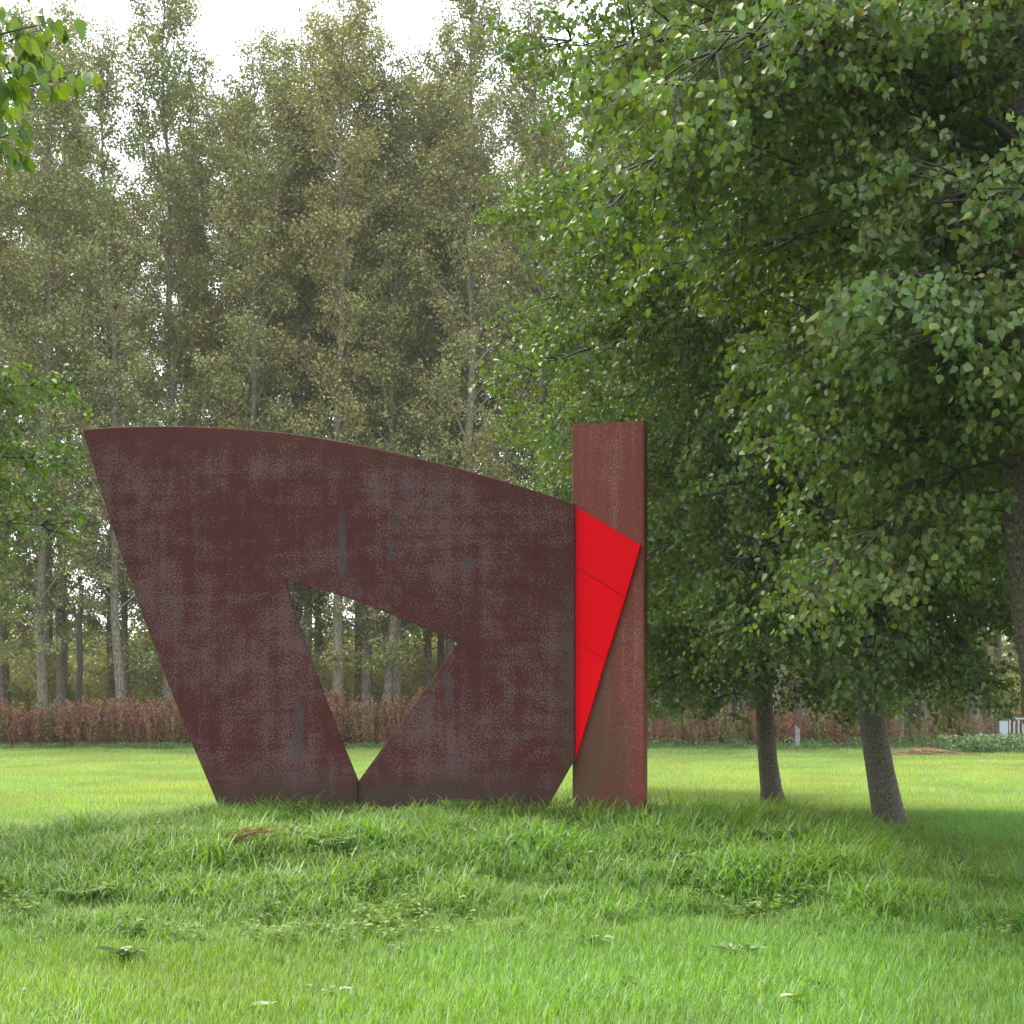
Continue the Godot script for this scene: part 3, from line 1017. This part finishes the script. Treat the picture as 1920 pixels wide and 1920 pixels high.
func build_poplars():
	var protos := []
	var r := rg(801)
	var place := func(k: int, px: float, d: float, sc: float, label: String, group: String):
		var x := (px - 960.0) / F * d
		var o: Node3D
		if protos.size() <= k:
			o = thing("poplar_tree", label, "tree")
			poplar_parts(o, 811 + k * 7, [31.5, 29.5, 33.0, 30.0, 31.0][k], [0.25, 0.21, 0.26, 0.2, 0.24][k], [4.6, 5.4, 5.0, 4.2, 6.0][k], [3.1, 2.8, 3.2, 3.0, 2.9][k], [1.0, 0.9, 1.05, 0.95, 0.8][k], M.poplar_bark)
			protos.append(o)
		else:
			o = protos[k].duplicate()
			o.name = numbered("poplar_tree")
			add_child(o)
			tag(o, label, "tree")
		for c in o.get_children():
			if c.name.begins_with("foliage"): c.material_override = M.poplar_leaves[r.randi() % 4 if d < 64.0 else r.randi() % 3]
		o.set_meta("group", group)
		o.position = Vector3(x, -0.05, -d)
		o.rotation.y = r.randf() * TAU if protos.size() > 4 else 0.0
		o.scale = Vector3(sc, sc, sc)
	var gf := "poplars along the front of the plantation"
	var front := [
		[0, 75, 59.0, 0.98, "tall poplar with the pale trunk nearest the left edge"],
		[1, 228, 58.5, 1.0, "stout poplar showing its trunk just left of the plate's slanted left edge"],
		[2, 318, 61.0, 1.02, "poplar whose thin pale stem rises against sky gaps above the plate's left shoulder"],
		[3, 470, 60.0, 0.98, "poplar rising behind the highest part of the curved plate"],
		[4, 625, 59.0, 1.0, "poplar whose trunk shows at the left in the plate's opening"],
		[0, 682, 62.0, 1.0, "poplar with a dark trunk in the middle of the plate's opening"],
		[1, 726, 60.0, 0.98, "left one of the close pair of poplar trunks in the plate's opening"],
		[3, 743, 61.5, 1.0, "right one of the close pair of poplar trunks in the plate's opening"],
		[2, 885, 58.5, 1.01, "poplar with a long visible forked stem left of the pillar"],
		[4, 1005, 61.0, 1.03, "poplar standing between the forked poplar and the alder crown"],
		[1, 805, 66.0, 1.0, "poplar with a slim trunk at the right corner of the plate's opening"],
		[0, 545, 64.0, 1.03, "poplar behind the left part of the plate's opening"],
		[4, 575, 63.5, 1.0, "slim poplar filling the gap above the left end of the plate's opening"],
		[0, 840, 65.0, 0.98, "poplar half hidden just left of the forked poplar"],
		[3, 1120, 62.0, 0.92, "poplar showing in the sky gap beside the top of the alder crown"]]
	for q in front:
		place.call(q[0], q[1], q[2], q[3], q[4], gf)
	for px in [-40, -150, 1240, 1345, 1460, 1570, 1690, 1840, 1975, 2080]:
		place.call(r.randi() % 5, px + r.randf_range(-12, 12), r.randf_range(59, 63), r.randf_range(0.9, 1.0), "poplar at the plantation front hidden mostly behind alder leaves" if px > 0 else "poplar at the plantation front at the left border", gf)
	for row in [[66.0, 118.0], [72.0, 115.0], [79.0, 125.0]]:
		var px := -160.0 + r.randf() * 60.0
		while px < 2080:
			place.call(r.randi() % 5, px + r.randf_range(-22, 22), row[0] + r.randf_range(-1.5, 1.5), r.randf_range(0.88, 1.05), "poplar standing deep in the plantation among its like", "poplars deep in the plantation")
			px += row[1]
	# a dead dark trunk and young trees at the edge
	var dd := thing("dark_trunk", "thin dark dead trunk with one stub arm among the pale poplars at left", "tree", Vector3((148.0 - 960) / F * 57.8, 0, -57.8))
	var b := MB.new()
	b.tube([Vector3(-0.1, 0, 0), Vector3(-0.05, 1.5, 0), Vector3(0.05, 3.2, 0), Vector3(0.02, 4.9, 0), Vector3(0.1, 6.4, 0)], [0.15, 0.13, 0.115, 0.11, 0.085], 9, 0.08, 4.0, true)
	part("trunk", b.commit(), M.dark_bark, dd)
	var b2 := MB.new()
	b2.tube([Vector3(0.02, 4.9, 0), Vector3(-0.2, 5.4, 0.05), Vector3(-0.5, 5.9, 0.1), Vector3(-0.7, 6.3, 0.1)], [0.07, 0.055, 0.04, 0.02], 6, 0.05, 2.0, true)
	part("branch", b2.commit(), M.dark_bark, dd)
	var st := thing("broken_tree", "pale broken stem standing in the brush right of the pillar", "tree", Vector3((1277.0 - 960) / F * 57.5, 0, -57.5))
	var b3 := MB.new()
	b3.tube([Vector3(0, 0, 0), Vector3(-0.05, 0.7, 0), Vector3(-0.12, 1.4, 0), Vector3(-0.16, 2.0, 0)], [0.1, 0.08, 0.065, 0.04], 8, 0.08, 1.0, true)
	part("trunk", b3.commit(), M.poplar_bark, st)

# shrubs in the shade of the plantation
func build_understorey():
	var r := rg(901)
	var proto: Array = []
	for k in 3:
		var o := thing("understorey_shrub", "", "shrub")
		var w := MB.new()
		var out := []
		for i in 16:
			var az := r.randf() * TAU
			var d := Vector3(cos(az) * 0.45, 1.0, sin(az) * 0.45).normalized()
			var p := Vector3(r.randfn() * 0.3, 0, r.randfn() * 0.3)
			var l := r.randf_range(2.2, 4.6)
			var pts := [p]
			for j in 8:
				d = (d + Vector3(r.randfn() * 0.16, -0.03, r.randfn() * 0.16)).normalized()
				p = p + d * l / 8
				pts.append(p)
				if j > 0:
					for q in 3:
						out.append(Transform3D(Basis(Vector3.UP, r.randf() * TAU) * Basis(Vector3(0, 0, 1), r.randf_range(-0.4, 0.8)) * Basis.from_scale(Vector3.ONE * r.randf_range(0.8, 1.3)), p + Vector3(r.randfn(), r.randfn() * 0.6, r.randfn()) * 0.36))
			w.tube(pts, _taper(9, 0.03, 0.005), 4)
		part("stems", w.commit(), M.pale_twig, o).set_meta("kind", "stuff")
		var xs := [[], [], []]
		var cs := [[], [], []]
		for q in out:
			var v := r.randi() % 3
			xs[v].append(q)
			var kk := r.randf_range(0.75, 1.15)
			cs[v].append(Color(kk * [1.15, 1.0, 1.3][k], kk * 1.2, kk * 0.8))
		for v in 3:
			many("foliage", sprays.poplar[v].mesh, M.poplar_leaf, xs[v], cs[v], o)
		proto.append(o)
	var spots := []
	for i in 30:
		spots.append([-120 + i * 72.0 + r.randf_range(-30, 30), r.randf_range(67.0, 88.0)])
	for i in 34:
		spots.append([-120 + i * 65.0 + r.randf_range(-50, 50), r.randf_range(88.0, 96.0)])
	for i in spots.size():
		var o: Node3D = proto[i] if i < 3 else proto[r.randi() % 3].duplicate()
		if i >= 3:
			o.name = numbered("understorey_shrub")
			add_child(o)
		var d: float = spots[i][1]
		var s := r.randf_range(0.7, 1.15) * (1.7 if d > 87 else 1.0)
		o.position = Vector3((spots[i][0] - 960) / F * d, -0.03, -d)
		o.rotation.y = r.randf() * TAU
		o.scale = Vector3(s, s * r.randf_range(0.8, 1.15), s)
		tag(o, "loose olive shrub in the shade between poplar trunks", "shrub", "shrubs beneath the poplars")

# the rusty docks and the green fringe at the far side of the meadow
func build_far_edge():
	var r := rg(1001)
	var ms := []
	for k in 4:
		var b := MB.new()
		for s in 5:
			var p := Vector3(r.randfn() * 0.1, 0, r.randfn() * 0.1)
			var top := p + Vector3(r.randfn() * 0.18, r.randf_range(1.0, 1.65), r.randfn() * 0.18)
			b.col = Color(0.2, 0.1, 0.06) * r.randf_range(0.8, 1.3)
			b.tube([p, p.lerp(top, 0.5) + Vector3(r.randfn() * 0.04, 0, 0), top], [0.009, 0.007, 0.004], 3)
			for i in 46:
				var t := 1.0 - 0.72 * pow(r.randf(), 1.4)
				var q := p.lerp(top, t) + Vector3(r.randfn(), r.randfn(), r.randfn()) * 0.07 * (1.3 - t)
				b.col = Color(0.18, 0.07, 0.045).lerp(Color(0.27, 0.145, 0.092), r.randf()) * r.randf_range(0.7, 1.2)
				var sz := r.randf_range(0.04, 0.085)
				b.flake(Transform3D(basis_to(Vector3(r.randfn(), r.randfn() + 0.7, r.randfn()), Vector3(r.randfn(), r.randfn(), r.randfn())) * Basis.from_scale(Vector3.ONE * sz), q), 0.4)
			for i in 9:
				var q := p.lerp(top, r.randf_range(0.05, 0.6))
				b.col = Color(0.09, 0.13, 0.035).lerp(Color(0.17, 0.12, 0.05), r.randf())
				var sz := r.randf_range(0.1, 0.2)
				b.flake(Transform3D(basis_to(Vector3(r.randfn(), r.randfn() * 0.5, r.randfn()), Vector3(0, 1, 0)) * Basis.from_scale(Vector3.ONE * sz), q), 0.2, 0.05)
		ms.append(b.commit())
	var xs := [[], [], [], []]
	var cs := [[], [], [], []]
	var dn := noise(0.2, 91, 2)
	for i in 2600:
		var d := r.randf_range(55.6, 58.8)
		var px := r.randf_range(-150, 2080)
		var keep := 1.0
		var sc := r.randf_range(0.45, 1.22)
		if px > 1190:
			keep = 0.5 if px < 1640 else 0.12
			sc *= 0.85
		if r.randf() > keep: continue
		var x := (px - 960) / F * d
		sc *= 1.0 + 0.35 * dn.get_noise_2d(x, d * 2.0)
		var v := i % 4
		xs[v].append(Transform3D(Basis(Vector3.UP, r.randf() * TAU).scaled(Vector3(sc, sc, sc)), Vector3(x, 0, -d)))
		var k := r.randf_range(0.75, 1.2)
		var gg := clampf(dn.get_noise_2d(x * 2.5, d * 3.0) * 1.3, 0, 0.8)
		cs[v].append(Color(k * (1.0 - 0.3 * gg), k * (1.0 + 0.9 * gg), k))
	var root := Node3D.new()
	root.name = "dock_thicket"
	add_child(root)
	tag(root, "rust-red seeding dock stalks in a belt along the far meadow edge", "plants", "", "stuff")
	for v in 4: many("stalks", ms[v], M.dry, xs[v], cs[v], root)
	# green nettles and rank grass before them, fuller at the right
	var ns := []
	for k in 3:
		var b := MB.new()
		for i in 70:
			var p := Vector3(r.randfn() * 0.22, r.randf() * 0.42, r.randfn() * 0.22)
			b.col = Color(0.11, 0.19, 0.055).lerp(Color(0.16, 0.23, 0.1), r.randf())
			b.flake(Transform3D(basis_to(Vector3(r.randfn(), r.randfn() * 0.5, r.randfn()), Vector3(r.randfn() * 0.4, 1, r.randfn() * 0.4)) * Basis.from_scale(Vector3.ONE * r.randf_range(0.06, 0.12)), p), 0.35)
		for i in 30:
			var a := r.randf() * TAU
			b.col = Color(0.11, 0.17, 0.05)
			b.blade(Vector3(r.randfn() * 0.2, 0, r.randfn() * 0.2), Vector3(cos(a), 0, sin(a)), r.randf_range(0.25, 0.55), 0.014, 1.0, 3)
		ns.append(b.commit())
	var xn := [[], [], []]
	var cn := [[], [], []]
	for i in 1500:
		var px := r.randf_range(-150, 2080)
		var d := r.randf_range(54.6, 56.2)
		var sc := r.randf_range(0.3, 0.6)
		var kk := Color(1, 1, 1) * r.randf_range(0.8, 1.2)
		if px > 1200:
			d = r.randf_range(53.0, 58.5)
			sc = r.randf_range(0.3, 1.0) * (0.6 if d < 55.0 else 1.1)
		if px > 1800:
			d = r.randf_range(49.5, 54.5)
			sc = r.randf_range(0.9, 1.5)
			kk = Color(1.25, 1.2, 1.75) * r.randf_range(0.8, 1.15)
		xn[i % 3].append(Transform3D(Basis(Vector3.UP, r.randf() * TAU).scaled(Vector3(sc, sc, sc)), Vector3((px - 960) / F * d, 0, -d)))
		cn[i % 3].append(kk)
	var nr := Node3D.new()
	nr.name = "nettle_fringe"
	add_child(nr)
	tag(nr, "green nettles and rank grass fringing the far meadow edge", "plants", "", "stuff")
	for v in 3: many("clumps", ns[v], M.weed, xn[v], cn[v], nr)
	# concrete fence post
	var fp := thing("fence_post", "short grey concrete fence post with a slanted top before the red docks", "post", spot(1495, 1402, 54.5))
	var b := MB.new()
	var w := 0.085
	var lo := [Vector3(-w, -0.15, -w), Vector3(w, -0.15, -w), Vector3(w, -0.15, w), Vector3(-w, -0.15, w)]
	var hi := [Vector3(-w, 0.86, -w), Vector3(w, 0.72, -w), Vector3(w, 0.68, w), Vector3(-w, 0.82, w)]
	for i in 4:
		var k := (i + 1) % 4
		b.face([lo[k], lo[i], hi[i], hi[k]])
	b.face([hi[3], hi[2], hi[1], hi[0]])
	part("shaft", b.commit(), M.concrete, fp)
	# galvanised gate at the right border
	var gd := 55.5
	var base := spot(1882, 1404, gd)
	base.y = 0.0
	var gate := thing("metal_gate", "pale galvanised barred gate beyond the meadow at the right edge", "gate", base)
	var bp := MB.new()
	bp.box(Vector3(-0.17, 0, -0.05), Vector3(0.15, 1.06, 0.05))
	part("gate_post", bp.commit(), M.galvanised, gate)
	for y in [0.2, 1.12]:
		var br := MB.new()
		br.box(Vector3(0.2, y, -0.03), Vector3(2.9, y + 0.06, 0.03))
		part("rail", br.commit(), M.galvanised, gate)
	for i in 17:
		var bb := MB.new()
		var x := 0.2 + i * 0.165
		bb.box(Vector3(x, 0.08 if i % 16 == 0 else 0.26, -0.024), Vector3(x + 0.055, 1.115, 0.024))
		part("bar", bb.commit(), M.galvanised, gate)
	# heap of cut stalks
	var hp := thing("brush_heap", "low heap of brown cut stalks lying on the far meadow at right", "brush heap", Vector3(spot(1735, 1418, 1).x * 47.5, 0, -47.5))
	var sb := MB.new()
	for i in 260:
		var a := r.randf() * TAU
		var p := Vector3(r.randfn() * 0.6, 0.02 + r.randf() * 0.2, r.randfn() * 0.4)
		p.y *= exp(-p.x * p.x * 0.8)
		var v := Vector3(cos(a), r.randf_range(-0.1, 0.15), sin(a) * 0.6) * r.randf_range(0.15, 0.4)
		sb.col = Color(0.11, 0.07, 0.045).lerp(Color(0.34, 0.18, 0.09), r.randf())
		sb.tube([p - v, p + Vector3(0, 0.03, 0), p + v], [0.012, 0.014, 0.008], 4)
	part("stalks", sb.commit(), plain(Color(1, 1, 1), 0.9, true), hp).set_meta("kind", "stuff")

# ---------------------------------------------------------------- single weeds on the mound and lawn

func ground_at(px: float, py: float) -> Vector3: # where the sight line of that pixel meets the ground
	var d := 6.0
	while d < 60.0:
		var p := spot(px, py, d)
		if p.y <= height(p.x, p.z) + 0.03:
			return Vector3(p.x, height(p.x, p.z), p.z)
		d += 0.05
	return spot(px, py, 15.0)

func ferny(label: String, px: float, py: float, size: float, fronds: int, s: int, col: Color):
	var r := rg(s)
	var o := thing("cow_parsley", label, "weed", ground_at(px, py), "feathery weeds on the mound")
	for f in fronds:
		var a := f * 2.4 + r.randf()
		var hd := Vector3(cos(a), 0, sin(a))
		var b := MB.new()
		b.col = col * r.randf_range(0.85, 1.2)
		var pts := []
		for i in 7:
			var t := i / 6.0
			pts.append(hd * size * 0.75 * t + Vector3.UP * size * (1.25 * t - 0.75 * t * t))
		b.tube(pts, _taper(7, 0.004, 0.0015), 3)
		for i in range(2, 7):
			for sg in [-1.0, 1.0]:
				var sd := (hd.rotated(Vector3.UP, sg * 1.05) + Vector3(0, 0.1, 0)).normalized()
				var ll := size * (0.42 - 0.05 * i)
				for j in 5:
					var q: Vector3 = pts[i] + sd * ll * (j + 1) / 5.0
					for g in [-1.0, 1.0]:
						var dr := sd.rotated(Vector3.UP, g * 0.8) + Vector3(0, r.randf_range(-0.3, 0.2), 0)
						b.flake(Transform3D(basis_to(dr, Vector3.UP) * Basis.from_scale(Vector3.ONE * ll * (0.5 - 0.06 * j)), q), 0.3, 0.05)
		part("frond", b.commit(), M.weed, o)

func broad(called: String, label: String, category: String, px: float, py: float, n: int, length: float, w: float, lift: float, s: int, col: Color, group: String):
	var r := rg(s)
	var o := thing(called, label, category, ground_at(px, py), group)
	for i in n:
		var a := i * 2.4 + r.randf() * 0.6
		var hd := Vector3(cos(a), 0, sin(a))
		var l := length * r.randf_range(0.4, 0.85)
		var up := lift * r.randf_range(0.6, 1.4)
		var b := MB.new()
		b.col = col * r.randf_range(0.85, 1.2)
		var st := hd * 0.03 + Vector3.UP * (0.035 + 0.05 * up)
		b.tube([Vector3.ZERO, st], [0.004, 0.003], 3)
		b.leaf(Transform3D(basis_to(hd + Vector3.UP * up, Vector3(r.randfn() * 0.4, 1, r.randfn() * 0.4)) * Basis.from_scale(Vector3(l, l, l)), st + Vector3(r.randfn(), 0.3 * r.randf(), r.randfn()) * 0.05), w, 0.16, r.randf_range(0.1, 0.5))
		part("leaf", b.commit(), M.weed, o)

func build_weeds():
	var gw := "broad-leaved weeds in the grass"
	ferny("feathery weed touching the foot of the plate just right of its seam", 735, 1524, 0.42, 11, 1101, Color(0.09, 0.17, 0.035))
	ferny("largest feathery weed clump, growing against the foot of the pillar", 1150, 1530, 0.5, 17, 1102, Color(0.06, 0.125, 0.035))
	ferny("small feathery weed by the plate's lower right corner", 865, 1528, 0.32, 8, 1103, Color(0.08, 0.16, 0.035))
	ferny("feathery weed at the plate's lower left corner", 372, 1532, 0.32, 8, 1104, Color(0.08, 0.15, 0.04))
	ferny("dark feathery weed clump in a hollow at the left of the mound", 150, 1690, 0.24, 9, 1105, Color(0.12, 0.22, 0.05))
	ferny("feathery weed on the right shoulder of the mound", 1460, 1590, 0.36, 12, 1106, Color(0.07, 0.14, 0.035))
	ferny("low feathery weed in the middle of the mound slope", 620, 1600, 0.3, 9, 1107, Color(0.12, 0.22, 0.05))
	broad("broadleaf_weed", "dark broad-leaved weed in the lawn at lower left", "weed", 235, 1800, 12, 0.17, 0.3, 0.5, 1121, Color(0.06, 0.115, 0.035), gw)
	broad("broadleaf_weed", "wide rosette of jagged leaves at the foot of the mound right of centre", "weed", 1375, 1792, 14, 0.16, 0.24, 0.35, 1122, Color(0.085, 0.16, 0.04), gw)
	broad("broadleaf_weed", "flat pale-leaved weed below the middle of the mound", "weed", 745, 1785, 8, 0.14, 0.3, 0.15, 1123, Color(0.12, 0.19, 0.07), gw)
	broad("broadleaf_weed", "bright yellow-green seedling by the left edge", "weed", 12, 1672, 7, 0.09, 0.42, 0.7, 1124, Color(0.2, 0.28, 0.025), gw)
	broad("broadleaf_weed", "bright yellow-green seedling right of its twin at the left edge", "weed", 56, 1652, 6, 0.09, 0.42, 0.9, 1125, Color(0.2, 0.28, 0.025), gw)
	broad("broadleaf_weed", "pale grey-green broad leaf lying on the mound slope below the plate", "weed", 620, 1642, 4, 0.2, 0.36, 0.5, 1126, Color(0.17, 0.23, 0.12), gw)
	broad("broadleaf_weed", "small dandelion rosette in the lawn near the bottom middle", "weed", 612, 1866, 8, 0.12, 0.22, 0.3, 1127, Color(0.1, 0.17, 0.05), gw)
	broad("broadleaf_weed", "dark leafy weed on the mound's far right flank", "weed", 1780, 1625, 12, 0.14, 0.34, 0.6, 1128, Color(0.055, 0.115, 0.035), gw)
	broad("broadleaf_weed", "low spreading weed at the mound foot left of centre", "weed", 1110, 1770, 12, 0.13, 0.26, 0.35, 1129, Color(0.1, 0.18, 0.05), gw)
	broad("broadleaf_weed", "leafy weed in the lawn at lower right", "weed", 1480, 1890, 10, 0.14, 0.24, 0.5, 1130, Color(0.12, 0.2, 0.04), gw)
	# bleached leaf lying in the lawn
	var pl := thing("fallen_leaf", "bleached curled leaf lying on the lawn at the bottom left", "leaf", ground_at(492, 1896))
	var b := MB.new()
	b.col = Color(0.4, 0.45, 0.33)
	b.leaf(Transform3D(basis_to(Vector3(1, 0.05, -0.15), Vector3(0, 1, 0.5)) * Basis.from_scale(Vector3.ONE * 0.15), Vector3(-0.07, 0.05, 0)), 0.1, 0.2, -0.1)
	part("blade", b.commit(), M.weed, pl)
	# seed stalk at lower left
	var ss := thing("seed_stalk", "thin dry stalk with a whitish seed head at the lower left", "weed", ground_at(46, 1905))
	var b1 := MB.new()
	b1.col = Color(0.25, 0.2, 0.12)
	b1.tube([Vector3.ZERO, Vector3(0.004, 0.08, 0), Vector3(-0.004, 0.16, 0)], [0.002, 0.0018, 0.0015], 4)
	part("stalk", b1.commit(), M.dry, ss)
	var b2 := MB.new()
	var r := rg(1140)
	b2.col = Color(0.6, 0.58, 0.5)
	for i in 22:
		var d := Vector3(r.randfn(), r.randfn() + 0.4, r.randfn()).normalized()
		b2.flake(Transform3D(basis_to(d, Vector3.UP) * Basis.from_scale(Vector3.ONE * 0.022), Vector3(-0.004, 0.16, 0)), 0.16)
	part("seed_head", b2.commit(), M.dry, ss)
	# reddish dead grass on the mound
	var dg := thing("dead_grass_patch", "small patch of reddish dead stalks on the mound left of centre", "grass patch", ground_at(478, 1592))
	var b3 := MB.new()
	for i in 70:
		var a := r.randf_range(-0.1, 1.2)
		b3.col = Color(0.24, 0.1, 0.06).lerp(Color(0.34, 0.24, 0.13), r.randf())
		var q := Vector3(r.randfn() * 0.1, 0.1 + r.randf() * 0.1, r.randfn() * 0.05)
		var l := Vector3(cos(a), 0.18 + r.randfn() * 0.1, -sin(a)) * r.randf_range(0.06, 0.14)
		b3.tube([q - l, q, q + l], [0.002, 0.0026, 0.0012], 3)
	part("stalks", b3.commit(), M.dry, dg).set_meta("kind", "stuff")

# ---------------------------------------------------------------- the scene

func _ready():
	var cam := Camera3D.new()
	cam.name = "camera"
	cam.projection = Camera3D.PROJECTION_FRUSTUM
	cam.near = 0.1
	cam.far = 1500.0
	cam.size = 1920.0 / F * 0.1
	cam.frustum_offset = Vector2(0, (HORIZON - 960.0) / F * 0.1)
	cam.position = Vector3(0, EYE, 0)
	add_child(cam)
	cam.current = true
	var sky_m := ProceduralSkyMaterial.new()
	sky_m.sky_top_color = Color(0.80, 0.84, 0.90)
	sky_m.sky_horizon_color = Color(0.98, 0.98, 0.98)
	sky_m.sky_curve = 0.25
	sky_m.ground_bottom_color = Color(0.3, 0.36, 0.2)
	sky_m.ground_horizon_color = Color(0.8, 0.82, 0.78)
	sky_m.sun_angle_max = 0.0
	sky_m.sky_energy_multiplier = 1.0
	var sky := Sky.new()
	sky.sky_material = sky_m
	var env := Environment.new()
	env.background_mode = Environment.BG_SKY
	env.sky = sky
	env.tonemap_mode = Environment.TONE_MAPPER_LINEAR
	env.tonemap_exposure = 4.1
	env.sdfgi_enabled = true
	env.ssao_enabled = true
	env.ssil_enabled = true
	env.fog_enabled = true
	env.fog_density = 0.0004
	env.fog_light_color = Color(1.0, 0.98, 0.93)
	var we := WorldEnvironment.new()
	we.environment = env
	add_child(we)
	var sun := DirectionalLight3D.new()
	sun.name = "sun"
	sun.light_energy = 0.65
	sun.light_color = Color(1.0, 0.96, 0.86)
	sun.light_angular_distance = 24.0
	sun.shadow_enabled = true
	add_child(sun)
	sun.look_at_from_position(Vector3(-0.32, 0.85, -0.42) * 10.0, Vector3.ZERO, Vector3.UP)
	var t0 := Time.get_ticks_msec()
	make_materials()
	build_ground()
	build_sculpture()
	make_sprays()
	build_poplars()
	build_understorey()
	build_far_edge()
	build_alders()
	build_overhang()
	build_grass()
	build_weeds()
	var count := 0
	for c in find_children("*", "MultiMeshInstance3D", true, false): count += (c as MultiMeshInstance3D).multimesh.instance_count
	print(count, " copies; built in ", Time.get_ticks_msec() - t0, " ms")
